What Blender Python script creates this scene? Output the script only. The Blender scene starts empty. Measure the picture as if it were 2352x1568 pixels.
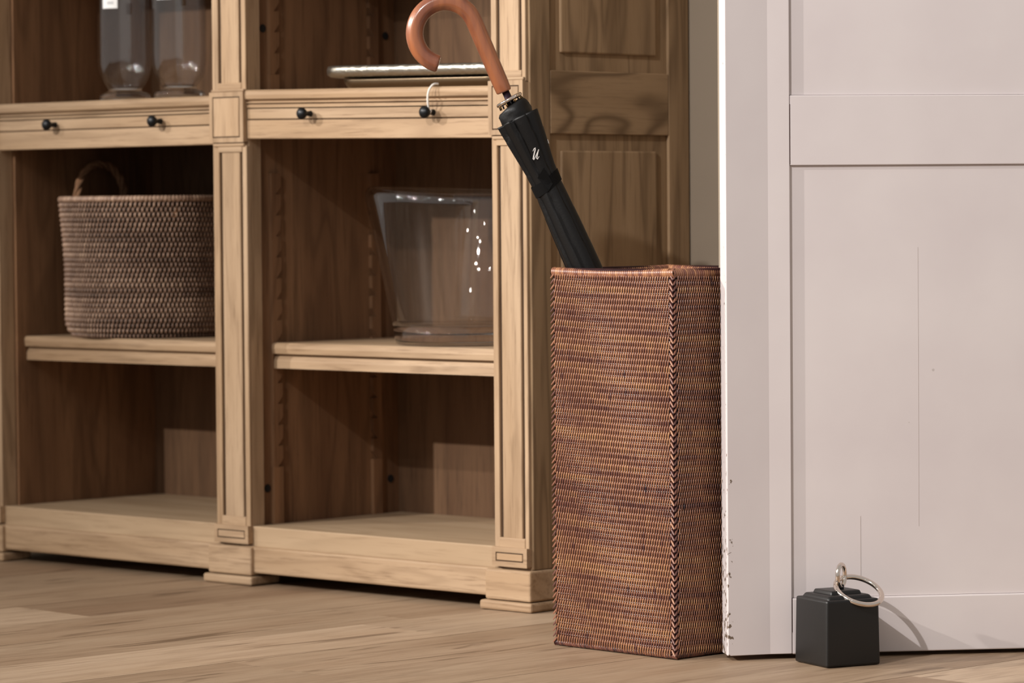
import bpy, bmesh, math, random
import numpy as np
from mathutils import Vector, Matrix

random.seed(7); np.random.seed(7)
scene = bpy.context.scene
COL = scene.collection
R = math.radians

# ------------------------------------------------------------------ camera
YAW, PITCH, ROLL = -0.746, 0.038, -0.008
CAM = Vector((3.933, -4.305, 0.677))
fw = Vector((math.sin(YAW)*math.cos(PITCH), math.cos(YAW)*math.cos(PITCH), -math.sin(PITCH)))
r0 = Vector((math.cos(YAW), -math.sin(YAW), 0.0))
u0 = r0.cross(fw)
cr, sr = math.cos(ROLL), math.sin(ROLL)
rx, ux = cr*r0 + sr*u0, -sr*r0 + cr*u0
cd = bpy.data.cameras.new('camera')
cam = bpy.data.objects.new('camera', cd); COL.objects.link(cam)
cam.matrix_world = Matrix(((rx.x, ux.x, -fw.x, CAM.x), (rx.y, ux.y, -fw.y, CAM.y), (rx.z, ux.z, -fw.z, CAM.z), (0, 0, 0, 1)))
cd.sensor_width = 36.0; cd.sensor_fit = 'HORIZONTAL'; cd.lens = 8000.0/2352*36
cd.clip_start = 0.1; cd.clip_end = 60
cd.dof.use_dof = True; cd.dof.focus_distance = 5.2; cd.dof.aperture_fstop = 6.3
scene.camera = cam

# ------------------------------------------------------------------ world, lamps, exposure
def srgb(r, g, b):
    f = lambda c: c/12.92 if c <= 0.04045 else ((c+0.055)/1.055)**2.4
    return (f(r/255), f(g/255), f(b/255), 1.0)

world = bpy.data.worlds.new('shop_ambient'); scene.world = world
world.use_nodes = True
bg = world.node_tree.nodes['Background']
bg.inputs[0].default_value = (0.95, 0.90, 0.85, 1); bg.inputs[1].default_value = 0.50

def spot(name, loc, aim, watts, col=(1.0, 0.95, 0.89), size=0.035, cone=70, blend=.35):
    l = bpy.data.lights.new(name, 'SPOT'); l.energy = watts; l.color = col
    l.shadow_soft_size = size; l.spot_size = R(cone); l.spot_blend = blend
    o = bpy.data.objects.new(name, l); COL.objects.link(o); o.location = loc
    d = Vector(aim) - Vector(loc)
    o.rotation_euler = d.to_track_quat('-Z', 'Y').to_euler()
    return o
WARM, COOL = (1.0, 0.95, 0.89), (1.0, 0.975, 0.97)
spot('track_lamp', (-1.75, -4.9, 2.65), (0.15, 0, 1.0), 980, WARM, cone=54, blend=1.0)
spot('track_lamp.001', (1.25, -4.7, 3.25), (1.25, -0.1, 0.80), 710, COOL, cone=46, blend=.8)
spot('track_lamp.008', (-4.0, -4.05, 2.9), (0.55, -.2, 0.95), 1150, WARM, cone=36, blend=1.0)  # added spot from the left, there to brighten the door's outer edge
for i, (lx, ly, lz) in enumerate(((1.05, -4.75, 3.05), (1.45, -4.75, 3.05), (1.02, -4.6, 3.5), (1.48, -4.6, 3.5), (-1.9, -4.9, 2.95), (-1.4, -4.9, 2.95))):
    spot('track_lamp.%03d' % (i+2), (lx, ly, lz), (-0.3, 0, 0.5), 20, size=.02)
# added grid of dim lamps, put in for glints on glass and metal
for ly in (-5.6, -4.2, -2.9):
    for lx in (-2.9, -1.3, .3, 1.9, 3.5):
        l = bpy.data.lights.new('glint_lamp', 'POINT'); l.energy = 5.0; l.color = WARM; l.shadow_soft_size = .03
        o = bpy.data.objects.new('glint_lamp', l); COL.objects.link(o); o.location = (lx+.2*ly, ly, 3.0)

vs = scene.view_settings
vs.view_transform = 'Standard'; vs.look = 'None'; vs.gamma = 1.0; vs.use_curve_mapping = False
vs.exposure = -0.10

# ------------------------------------------------------------------ helpers
def tag(o, label=None, cat=None, group=None, kind=None):
    if label: o['label'] = label
    if cat: o['category'] = cat
    if group: o['group'] = group
    if kind: o['kind'] = kind
    return o

def empty(name, loc=(0, 0, 0), rz=0.0):
    o = bpy.data.objects.new(name, None); COL.objects.link(o)
    o.location = loc; o.rotation_euler = (0, 0, rz); o.empty_display_size = 0.05
    return o

def link(name, me, mat=None, parent=None, smooth=False):
    if mat is not None and not me.materials: me.materials.append(mat)
    if smooth: me.polygons.foreach_set('use_smooth', [True]*len(me.polygons))
    o = bpy.data.objects.new(name, me); COL.objects.link(o)
    if parent is not None: o.parent = parent
    return o

def from_bm(name, bm, mat, parent, smooth=False):
    me = bpy.data.meshes.new(name); bm.to_mesh(me); bm.free()
    return link(name, me, mat, parent, smooth)

def box(name, x0, x1, y0, y1, z0, z1, mat, parent=None, bev=0.0012, seg=1, shear=None, centre=False):
    bm = bmesh.new(); bmesh.ops.create_cube(bm, size=1.0)
    cx, cy, cz = (x0+x1)/2, (y0+y1)/2, (z0+z1)/2
    off = Vector((0, 0, 0)) if centre else Vector((cx, cy, cz))
    for v in bm.verts:
        v.co = Vector((v.co.x*(x1-x0), v.co.y*(y1-y0), v.co.z*(z1-z0))) + off
    b = min(bev, 0.45*min(x1-x0, y1-y0, z1-z0))
    if b > 0: bmesh.ops.bevel(bm, geom=bm.edges[:], offset=b, segments=seg, profile=0.5, affect='EDGES')
    if shear:
        for v in bm.verts: v.co.z += shear(v.co.x)
    o = from_bm(name, bm, mat, parent)
    if centre: o.location = (cx, cy, cz)
    return o

def prism_x(name, prof, x0, x1, mat, parent=None, shear=None):
    """extrude a (y,z) outline along X"""
    bm = bmesh.new()
    a = [bm.verts.new((x0, y, z)) for y, z in prof]; b = [bm.verts.new((x1, y, z)) for y, z in prof]
    n = len(prof)
    for i in range(n): bm.faces.new((a[i], a[(i+1) % n], b[(i+1) % n], b[i]))
    bm.faces.new(a[::-1]); bm.faces.new(b)
    bmesh.ops.recalc_face_normals(bm, faces=bm.faces[:])
    if shear:
        for v in bm.verts: v.co.z += shear(v.co.x)
    return from_bm(name, bm, mat, parent)

def lathe(name, prof, mat, parent=None, seg=64, closed=True, wob=None):
    """revolve (r,z) outline about Z"""
    verts, faces = [], []; n = len(prof)
    for i in range(seg):
        a = 2*math.pi*i/seg; c, s = math.cos(a), math.sin(a)
        for r, z in prof:
            if wob: r, z = wob(r, z, a)
            verts.append((r*c, r*s, z))
    m = n if closed else n-1
    for i in range(seg):
        j = (i+1) % seg
        for k in range(m):
            l = (k+1) % n
            faces.append((i*n+k, j*n+k, j*n+l, i*n+l))
    me = bpy.data.meshes.new(name); me.from_pydata(verts, [], faces)
    bm = bmesh.new(); bm.from_mesh(me)
    bmesh.ops.remove_doubles(bm, verts=bm.verts[:], dist=1e-6)
    bmesh.ops.recalc_face_normals(bm, faces=bm.faces[:]); bm.to_mesh(me); bm.free()
    return link(name, me, mat, parent, True)

def tube(name, pts, rad, mat, parent=None, sides=10, closed=False, smooth=True, up=None):
    """sweep a round (or faceted) section along points; rad is one number or one per point"""
    P = [Vector(p) for p in pts]; n = len(P)
    rs = rad if hasattr(rad, '__len__') else [rad]*n
    verts, faces = [], []
    ref = Vector(up) if up else None
    prev = None
    for i in range(n):
        if closed: t = (P[(i+1) % n]-P[i-1]).normalized()
        else: t = (P[min(i+1, n-1)]-P[max(i-1, 0)]).normalized()
        if ref: s = t.cross(ref)
        elif prev is None:
            s = t.cross(Vector((0.12, 0.33, 0.93)))
        else: s = prev - t*prev.dot(t)
        s.normalize(); prev = s; b = t.cross(s)
        for k in range(sides):
            a = 2*math.pi*(k+.5)/sides
            verts.append(P[i] + (s*math.cos(a)+b*math.sin(a))*rs[i])
    for i in range(n if closed else n-1):
        j = (i+1) % n
        for k in range(sides):
            l = (k+1) % sides
            faces.append((i*sides+k, i*sides+l, j*sides+l, j*sides+k))
    if not closed:
        faces.append(tuple(range(sides))[::-1]); faces.append(tuple((n-1)*sides+k for k in range(sides)))
    me = bpy.data.meshes.new(name); me.from_pydata([tuple(v) for v in verts], [], faces)
    return link(name, me, mat, parent, smooth)

def strips(name, P, N, w, h, tint, mat, parent, kind='stuff'):
    """many small half-round canes: P (n,k,3) centre lines, N (n,k,3) outward, w half width (k,) or (n,k), tint (n,)"""
    P = np.asarray(P, float); N = np.asarray(N, float); n, k, _ = P.shape
    T = np.gradient(P, axis=1); T /= np.linalg.norm(T, axis=2, keepdims=True)+1e-12
    S = np.cross(T, N); S /= np.linalg.norm(S, axis=2, keepdims=True)+1e-12
    w = np.broadcast_to(np.asarray(w, float), (n, k))[..., None]
    h = np.broadcast_to(np.asarray(h, float), (n, k))[..., None]
    sec = [(-1, 0), (-.62, .8), (0, 1.0), (.62, .8), (1, 0)]
    m = len(sec)
    V = np.stack([P + S*w*a + N*h*b for a, b in sec], axis=2).reshape(-1, 3)
    base = (np.arange(n)*k*m)[:, None, None]
    i = np.arange(k-1)[None, :, None]*m; j = np.arange(m-1)[None, None, :]
    a = (base+i+j).reshape(-1)
    Fq = np.stack([a, a+1, a+m+1, a+m], axis=1)
    me = bpy.data.meshes.new(name)
    me.vertices.add(len(V)); me.vertices.foreach_set('co', V.astype(np.float32).ravel())
    me.loops.add(Fq.size); me.loops.foreach_set('vertex_index', Fq.astype(np.int32).ravel())
    me.polygons.add(len(Fq)); me.polygons.foreach_set('loop_start', np.arange(0, Fq.size, 4, dtype=np.int32))
    me.polygons.foreach_set('loop_total', np.full(len(Fq), 4, dtype=np.int32))
    me.update(); me.validate()
    at = me.color_attributes.new('tint', 'FLOAT_COLOR', 'POINT')
    tt = np.repeat(np.asarray(tint, float), k*m)
    at.data.foreach_set('color', np.stack([tt, tt, tt, np.ones_like(tt)], axis=1).astype(np.float32).ravel())
    o = link(name, me, mat, parent, True)
    if kind: o['kind'] = kind
    return o

# ------------------------------------------------------------------ materials
def new_mat(name):
    m = bpy.data.materials.new(name); m.use_nodes = True
    nt = m.node_tree; b = nt.nodes['Principled BSDF']
    return m, nt, b

def plain(name, col, rough=0.5, metal=0.0, spec=0.5, noise=0.0, nscale=40, bump=0.0):
    m, nt, b = new_mat(name)
    b.inputs['Base Color'].default_value = col; b.inputs['Roughness'].default_value = rough
    b.inputs['Metallic'].default_value = metal; b.inputs['Specular IOR Level'].default_value = spec
    if noise or bump:
        tc = nt.nodes.new('ShaderNodeTexCoord'); nz = nt.nodes.new('ShaderNodeTexNoise')
        nz.inputs['Scale'].default_value = nscale; nz.inputs['Detail'].default_value = 5
        nt.links.new(tc.outputs['Object'], nz.inputs['Vector'])
        if noise:
            rp = nt.nodes.new('ShaderNodeValToRGB')
            c = col
            rp.color_ramp.elements[0].position = .3; rp.color_ramp.elements[1].position = .7
            rp.color_ramp.elements[0].color = tuple(x*(1-noise) for x in c[:3])+(1,)
            rp.color_ramp.elements[1].color = tuple(min(1, x*(1+noise)) for x in c[:3])+(1,)
            nt.links.new(nz.outputs['Fac'], rp.inputs[0]); nt.links.new(rp.outputs[0], b.inputs['Base Color'])
        if bump:
            bp = nt.nodes.new('ShaderNodeBump'); bp.inputs['Strength'].default_value = bump; bp.inputs['Distance'].default_value = .002
            nt.links.new(nz.outputs['Fac'], bp.inputs['Height']); nt.links.new(bp.outputs[0], b.inputs['Normal'])
    return m

def wood(name, axis, light, mid, dark, rough=0.62, spec=0.25, figure=1.0, fine=1.0, vary=0.10, bump=0.15, fig_along=1.5, fig_across=14, lines=36, warp=.5, cracks=0.0):
    """plain-sawn timber: long streaks, wavering cathedral figure and fine pores along one axis"""
    m, nt, b = new_mat(name); L = nt.links.new; N = nt.nodes.new
    tc = N('ShaderNodeTexCoord'); oi = N('ShaderNodeObjectInfo')
    mul = N('ShaderNodeMath'); mul.operation = 'MULTIPLY'; mul.inputs[1].default_value = 37.0
    L(oi.outputs['Random'], mul.inputs[0])
    add = N('ShaderNodeVectorMath'); add.operation = 'ADD'
    cx = N('ShaderNodeCombineXYZ')
    for i in range(3): L(mul.outputs[0], cx.inputs[i])
    L(tc.outputs['Object'], add.inputs[0]); L(cx.outputs[0], add.inputs[1])
    def mapped(along, across):
        mp = N('ShaderNodeMapping'); s = [across]*3; s['XYZ'.index(axis)] = along
        mp.inputs['Scale'].default_value = s; L(add.outputs[0], mp.inputs['Vector']); return mp
    n1 = N('ShaderNodeTexNoise'); n1.inputs['Scale'].default_value = 1; n1.inputs['Detail'].default_value = 4
    L(mapped(1.6, 11).outputs[0], n1.inputs['Vector'])
    # figure: contour lines of a stretched noise
    n2 = N('ShaderNodeTexNoise'); n2.inputs['Scale'].default_value = 1; n2.inputs['Detail'].default_value = 1.5
    n2.inputs['Distortion'].default_value = warp
    L(mapped(fig_along, fig_across).outputs[0], n2.inputs['Vector'])
    m2 = N('ShaderNodeMath'); m2.operation = 'MULTIPLY'; m2.inputs[1].default_value = lines; L(n2.outputs['Fac'], m2.inputs[0])
    sn = N('ShaderNodeMath'); sn.operation = 'SINE'; L(m2.outputs[0], sn.inputs[0])
    s2 = N('ShaderNodeMapRange'); s2.inputs[1].default_value = -1; s2.inputs[2].default_value = 1; L(sn.outputs[0], s2.inputs[0])
    pw = N('ShaderNodeMath'); pw.operation = 'POWER'; pw.inputs[1].default_value = 3; L(s2.outputs[0], pw.inputs[0])
    n3 = N('ShaderNodeTexNoise'); n3.inputs['Scale'].default_value = 1; n3.inputs['Detail'].default_value = 6; n3.inputs['Roughness'].default_value = .7
    L(mapped(9, 210).outputs[0], n3.inputs['Vector'])
    rp = N('ShaderNodeValToRGB'); rp.color_ramp.elements[0].position = .3; rp.color_ramp.elements[1].position = .72
    rp.color_ramp.elements[0].color = mid; rp.color_ramp.elements[1].color = light; L(n1.outputs['Fac'], rp.inputs[0])
    mx = N('ShaderNodeMix'); mx.data_type = 'RGBA'; mx.inputs[7].default_value = dark
    f1 = N('ShaderNodeMath'); f1.operation = 'MULTIPLY'; f1.inputs[1].default_value = .34*figure; L(pw.outputs[0], f1.inputs[0])
    L(f1.outputs[0], mx.inputs[0]); L(rp.outputs[0], mx.inputs[6])
    mx2 = N('ShaderNodeMix'); mx2.data_type = 'RGBA'; mx2.inputs[7].default_value = dark
    rg = N('ShaderNodeMapRange'); rg.inputs[1].default_value = .52; rg.inputs[2].default_value = .75; rg.inputs[4].default_value = .5*fine
    L(n3.outputs['Fac'], rg.inputs[0]); L(rg.outputs[0], mx2.inputs[0]); L(mx.outputs[2], mx2.inputs[6])
    out = mx2.outputs[2]
    if cracks:
        n4 = N('ShaderNodeTexNoise'); n4.inputs['Scale'].default_value = 1; n4.inputs['Detail'].default_value = 3; n4.inputs['Distortion'].default_value = .8
        L(mapped(3.2, 34).outputs[0], n4.inputs['Vector'])
        r4 = N('ShaderNodeMapRange'); r4.inputs[1].default_value = .62; r4.inputs[2].default_value = .70; r4.inputs[4].default_value = cracks
        L(n4.outputs['Fac'], r4.inputs[0])
        mx3 = N('ShaderNodeMix'); mx3.data_type = 'RGBA'; mx3.inputs[7].default_value = tuple(v*.75 for v in dark[:3])+(1,)
        L(r4.outputs[0], mx3.inputs[0]); L(out, mx3.inputs[6]); out = mx3.outputs[2]
    hv = N('ShaderNodeHueSaturation')
    vr = N('ShaderNodeMapRange'); vr.inputs[3].default_value = 1-vary; vr.inputs[4].default_value = 1+vary
    L(oi.outputs['Random'], vr.inputs[0]); L(vr.outputs[0], hv.inputs['Value']); L(out, hv.inputs['Color'])
    L(hv.outputs[0], b.inputs['Base Color'])
    b.inputs['Roughness'].default_value = rough; b.inputs['Specular IOR Level'].default_value = spec
    bp = N('ShaderNodeBump'); bp.inputs['Strength'].default_value = bump; bp.inputs['Distance'].default_value = .0008
    L(n3.outputs['Fac'], bp.inputs['Height']); L(bp.outputs[0], b.inputs['Normal'])
    return m

OAK = dict(light=srgb(178, 152, 124), mid=srgb(158, 130, 100), dark=srgb(104, 78, 54), figure=.7, fine=1.5, cracks=.35)
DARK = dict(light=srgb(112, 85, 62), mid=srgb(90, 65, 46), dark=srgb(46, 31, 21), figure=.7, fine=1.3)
SIDE = dict(light=srgb(168, 140, 108), mid=srgb(144, 117, 87), dark=srgb(86, 65, 44))
oak_x = wood('oak_across', 'X', **OAK); oak_z = wood('oak_upright', 'Z', **OAK)
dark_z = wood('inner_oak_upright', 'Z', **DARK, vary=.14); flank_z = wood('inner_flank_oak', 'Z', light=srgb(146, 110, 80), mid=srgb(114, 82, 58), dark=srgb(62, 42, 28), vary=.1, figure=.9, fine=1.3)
side_z = wood('side_oak_upright', 'Z', **SIDE, figure=1.3); side_y = wood('side_oak_across', 'Y', **SIDE, figure=2.0, fig_along=3.2, fig_across=10, lines=40, warp=.15)
FL = dict(rough=.5, spec=.3, figure=.7, fine=1.5, cracks=.75, vary=.05, bump=.25, fig_across=16)
floor_wood = wood('floor_oak', 'Y', light=srgb(164, 141, 117), mid=srgb(148, 123, 99), dark=srgb(106, 82, 60), **FL)
floor_pale = wood('floor_oak_pale', 'Y', light=srgb(180, 157, 133), mid=srgb(166, 141, 116), dark=srgb(122, 97, 75), **FL)
floor_deep = wood('floor_oak_deep', 'Y', light=srgb(152, 128, 104), mid=srgb(137, 111, 88), dark=srgb(98, 74, 54), **FL)
groove = plain('groove_shadow', srgb(70, 50, 32), .8)
hole_black = plain('bolt_hole_black', srgb(14, 10, 8), .9)
iron = plain('black_iron', srgb(30, 31, 33), .38, 0.6, .5)
silver = plain('hammered_silver', srgb(176, 170, 158), .33, 1.0, bump=.9, nscale=90)
pewter = plain('dark_pewter', srgb(120, 104, 84), .32, 1.0, bump=.25, nscale=25)
chrome = plain('polished_nickel', srgb(225, 214, 204), .13, 1.0)
cord_white = plain('white_string', srgb(225, 220, 212), .8)
cloth_black = plain('black_umbrella_cloth', srgb(9, 8, 8), .48, 0, .3, bump=.1, nscale=300)
cloth_strap = plain('black_umbrella_strap', srgb(8, 7, 7), .7, 0, .12)
print_white = plain('white_print', srgb(215, 210, 205), .7)
steel_dark = plain('dark_shaft', srgb(48, 36, 46), .4, .6)
brass = plain('brass_pins', srgb(150, 120, 76), .35, 1.0)
label_white = plain('paper_label', srgb(232, 232, 232), .7)
label_grey = plain('label_print', srgb(165, 168, 172), .7)
wall_paint = plain('wall_paint', srgb(146, 132, 115), .85, 0, .2, noise=.03, nscale=6)

m_, nt, b_ = new_mat('clear_glass')
b_.inputs['Base Color'].default_value = (0.97, 0.96, 0.95, 1); b_.inputs['Roughness'].default_value = 0.0
b_.inputs['Transmission Weight'].default_value = 1.0; b_.inputs['IOR'].default_value = 1.47
glass = m_
# thin blown walls: straight-through clear glass with a Fresnel sheen
thin_glass, nt, b_ = new_mat('thin_clear_glass')
nt.nodes.remove(b_)
tr = nt.nodes.new('ShaderNodeBsdfTransparent'); tr.inputs[0].default_value = (.965, .955, .95, 1)
gl = nt.nodes.new('ShaderNodeBsdfGlossy'); gl.inputs['Roughness'].default_value = .02
lw = nt.nodes.new('ShaderNodeLayerWeight'); lw.inputs[0].default_value = .5
pw_ = nt.nodes.new('ShaderNodeMath'); pw_.operation = 'POWER'; pw_.inputs[1].default_value = 4.0; nt.links.new(lw.outputs['Facing'], pw_.inputs[0])
fr = nt.nodes.new('ShaderNodeMath'); fr.operation = 'MULTIPLY_ADD'; fr.inputs[1].default_value = .75; fr.inputs[2].default_value = .085; nt.links.new(pw_.outputs[0], fr.inputs[0])
mxs = nt.nodes.new('ShaderNodeMixShader')
nt.links.new(fr.outputs[0], mxs.inputs[0]); nt.links.new(tr.outputs[0], mxs.inputs[1]); nt.links.new(gl.outputs[0], mxs.inputs[2])
nt.links.new(mxs.outputs[0], nt.nodes['Material Output'].inputs['Surface'])

def black_block():
    m, nt, b = new_mat('black_waxed_block'); L = nt.links.new; N = nt.nodes.new
    tc = N('ShaderNodeTexCoord'); nz = N('ShaderNodeTexNoise'); nz.inputs['Scale'].default_value = 18; nz.inputs['Detail'].default_value = 6
    L(tc.outputs['Object'], nz.inputs['Vector'])
    rp = N('ShaderNodeValToRGB'); rp.color_ramp.elements[0].color = srgb(13, 12, 11); rp.color_ramp.elements[1].color = srgb(22, 20, 19)
    L(nz.outputs['Fac'], rp.inputs[0]); L(rp.outputs[0], b.inputs['Base Color'])
    b.inputs['Roughness'].default_value = .42; b.inputs['Specular IOR Level'].default_value = .45
    bp = N('ShaderNodeBump'); bp.inputs['Strength'].default_value = .25; bp.inputs['Distance'].default_value = .002
    L(nz.outputs['Fac'], bp.inputs['Height']); L(bp.outputs[0], b.inputs['Normal'])
    return m
block_mat = black_block()

def lacquered_wood():
    m, nt, b = new_mat('lacquered_handle_wood'); L = nt.links.new; N = nt.nodes.new
    tc = N('ShaderNodeTexCoord'); mp = N('ShaderNodeMapping'); mp.inputs['Scale'].default_value = (60, 60, 7)
    mp.inputs['Rotation'].default_value = (0, R(-23), 0)
    nz = N('ShaderNodeTexNoise'); nz.inputs['Scale'].default_value = 1; nz.inputs['Detail'].default_value = 4
    L(tc.outputs['Object'], mp.inputs[0]); L(mp.outputs[0], nz.inputs['Vector'])
    rp = N('ShaderNodeValToRGB'); rp.color_ramp.elements[0].position = .3; rp.color_ramp.elements[1].position = .7
    rp.color_ramp.elements[0].color = srgb(112, 64, 46); rp.color_ramp.elements[1].color = srgb(152, 92, 58)
    L(nz.outputs['Fac'], rp.inputs[0]); L(rp.outputs[0], b.inputs['Base Color'])
    b.inputs['Roughness'].default_value = .3; b.inputs['Coat Weight'].default_value = .6; b.inputs['Coat Roughness'].default_value = .12
    return m
handle_mat = lacquered_wood()

def cane(name, stops, rough=.42, spec=.5):
    m, nt, b = new_mat(name); L = nt.links.new; N = nt.nodes.new
    at = N('ShaderNodeAttribute'); at.attribute_name = 'tint'
    tc = N('ShaderNodeTexCoord'); nz = N('ShaderNodeTexNoise'); nz.inputs['Scale'].default_value = 260; nz.inputs['Detail'].default_value = 2
    L(tc.outputs['Object'], nz.inputs['Vector'])
    ma = N('ShaderNodeMath'); ma.operation = 'MULTIPLY_ADD'; ma.inputs[1].default_value = .18; L(nz.outputs['Fac'], ma.inputs[0])
    L(at.outputs['Fac'], ma.inputs[2])
    rp = N('ShaderNodeValToRGB')
    while len(rp.color_ramp.elements) < len(stops): rp.color_ramp.elements.new(.5)
    for e, (p, c) in zip(rp.color_ramp.elements, stops): e.position = p; e.color = c
    L(ma.outputs[0], rp.inputs[0]); L(rp.outputs[0], b.inputs['Base Color'])
    b.inputs['Roughness'].default_value = rough; b.inputs['Specular IOR Level'].default_value = spec
    return m
cane_red = cane('red_brown_cane', [(0.0, srgb(52, 28, 32)), (.35, srgb(110, 67, 54)), (.6, srgb(146, 98, 72)), (1.0, srgb(186, 138, 92))], .34, .6)
cane_backing = plain('dark_cane_backing', srgb(44, 18, 18), .7, 0, .2, noise=.3, nscale=60)
cane_grey = cane('grey_brown_cane', [(0.0, srgb(84, 64, 52)), (.4, srgb(136, 108, 90)), (.7, srgb(174, 144, 122)), (1.0, srgb(204, 174, 146))], .42)
grey_backing = plain('dark_coil_core', srgb(30, 21, 17), .7, 0, .25, noise=.25, nscale=50)
rope_mat = plain('seagrass_rope', srgb(150, 112, 84), .8, 0, .2, noise=.25, nscale=90)

def door_paint():
    m, nt, b = new_mat('white_door_paint'); L = nt.links.new; N = nt.nodes.new
    tc = N('ShaderNodeTexCoord'); sp = N('ShaderNodeSeparateXYZ'); L(tc.outputs['Object'], sp.inputs[0])
    nz = N('ShaderNodeTexNoise'); nz.inputs['Scale'].default_value = 5; nz.inputs['Detail'].default_value = 4; L(tc.outputs['Object'], nz.inputs['Vector'])
    rp = N('ShaderNodeValToRGB'); rp.color_ramp.elements[0].position = .3; rp.color_ramp.elements[1].position = .7
    rp.color_ramp.elements[0].color = srgb(209, 199, 198); rp.color_ramp.elements[1].color = srgb(217, 208, 206); L(nz.outputs['Fac'], rp.inputs[0])
    # knocked paint along the worn outer edge, more of it low down
    n2 = N('ShaderNodeTexNoise'); n2.inputs['Scale'].default_value = 95; n2.inputs['Detail'].default_value = 4; L(tc.outputs['Object'], n2.inputs['Vector'])
    ex = N('ShaderNodeMapRange'); ex.inputs[1].default_value = .016; ex.inputs[2].default_value = -.001; L(sp.outputs['X'], ex.inputs[0])
    zz = N('ShaderNodeMapRange'); zz.inputs[1].default_value = .42; zz.inputs[2].default_value = .0; zz.inputs[3].default_value = -.05; zz.inputs[4].default_value = .13; zz.clamp = True
    L(sp.outputs['Z'], zz.inputs[0])
    a1 = N('ShaderNodeMath'); a1.operation = 'MULTIPLY'; a1.inputs[1].default_value = .17; L(ex.outputs[0], a1.inputs[0])
    a2 = N('ShaderNodeMath'); a2.operation = 'ADD'; L(a1.outputs[0], a2.inputs[0]); L(n2.outputs['Fac'], a2.inputs[1])
    a3 = N('ShaderNodeMath'); a3.operation = 'ADD'; L(a2.outputs[0], a3.inputs[0]); L(zz.outputs[0], a3.inputs[1])
    th = N('ShaderNodeMapRange'); th.inputs[1].default_value = .80; th.inputs[2].default_value = .83; L(a3.outputs[0], th.inputs[0])
    gate = N('ShaderNodeMath'); gate.operation = 'MULTIPLY'; g2 = N('ShaderNodeMath'); g2.operation = 'GREATER_THAN'; g2.inputs[1].default_value = .05
    L(ex.outputs[0], g2.inputs[0]); L(g2.outputs[0], gate.inputs[0]); L(th.outputs[0], gate.inputs[1])
    mx = N('ShaderNodeMix'); mx.data_type = 'RGBA'; mx.inputs[7].default_value = srgb(112, 96, 82)
    L(gate.outputs[0], mx.inputs[0]); L(rp.outputs[0], mx.inputs[6])
    # a few small scuffs
    vo = N('ShaderNodeTexVoronoi'); vo.inputs['Scale'].default_value = 13; L(tc.outputs['Object'], vo.inputs['Vector'])
    vt = N('ShaderNodeMath'); vt.operation = 'LESS_THAN'; vt.inputs[1].default_value = .028; L(vo.outputs['Distance'], vt.inputs[0])
    vk = N('ShaderNodeMath'); vk.operation = 'MULTIPLY'; vk.inputs[1].default_value = .35; L(vt.outputs[0], vk.inputs[0])
    mx2 = N('ShaderNodeMix'); mx2.data_type = 'RGBA'; mx2.inputs[7].default_value = srgb(130, 118, 110)
    L(vk.outputs[0], mx2.inputs[0]); L(mx.outputs[2], mx2.inputs[6]); L(mx2.outputs[2], b.inputs['Base Color'])
    b.inputs['Roughness'].default_value = .5; b.inputs['Specular IOR Level'].default_value = .35
    bp = N('ShaderNodeBump'); bp.inputs['Strength'].default_value = .08; bp.inputs['Distance'].default_value = .002
    L(nz.outputs['Fac'], bp.inputs['Height']); L(bp.outputs[0], b.inputs['Normal'])
    return m
paint = door_paint()
crack = plain('paint_crack', srgb(176, 165, 160), .8)
gap_dark = plain('joint_gap', srgb(66, 44, 40), .9)

# ------------------------------------------------------------------ the setting
sub = box('floor', -4.2, 4.6, -6.5, 1.2, -.06, -.0185, plain('subfloor', srgb(60, 44, 32), .9), None, 0)
tag(sub, 'pale oak plank floor under the bookcase and the door', 'floor', kind='structure')
PA = math.atan(.062)               # planks run nearly square to the bookcase
plank_mesh = {}
edges = [-3.91+.2115*i for i in range(40)]
for i, xe in enumerate(edges):
    if xe > 4.2: break
    y = -6.2 + random.uniform(0, 1.4)
    if abs(xe+.149) < .11: y = -6.0
    while y < 1.0:
        ln = random.choice((1.6, 1.9, 2.2))
        fm = (floor_pale, floor_wood, floor_wood, floor_deep)[random.randrange(4)]
        if abs(xe+.103) < .02: fm = floor_pale
        if abs(xe-.108) < .02 or abs(xe+.315) < .02: fm = floor_wood
        key = (ln, fm.name)
        if key not in plank_mesh:
            t = box('plank', -.1052, .1052, 0, ln-.0003, -.018, 0, fm, None, 0)
            plank_mesh[key] = t.data; bpy.data.objects.remove(t)
        o = bpy.data.objects.new('plank', plank_mesh[key]); COL.objects.link(o); o.parent = sub
        yy = y
        o.location = (xe+.1057+.062*(yy+.3), yy, -.0003*(i % 2)); o.rotation_euler = (0, 0, -PA)
        y += ln*math.cos(PA)

wb = box('wall_back', -4.0, 1.17, .4175, .53, 0, 2.9, wall_paint, None, 0)
tag(wb, 'beige painted wall behind the oak bookcase', 'wall', kind='structure')

DR = .876
DP = Vector((.6447, -.2785, 0))
wr = empty('wall_right', DP, DR)
wro = box('wall_face', .035, .86, .13, .23, 0, 2.9, wall_paint, wr, 0)
tag(wr, 'painted wall end close behind the white door', 'wall', kind='structure')

door = empty('door_1', DP, DR)
tag(door, 'white painted panelled door with chipped outer edge', 'door', kind='structure')
DT = .037; DH = 2.08; ZB = .0065
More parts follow.
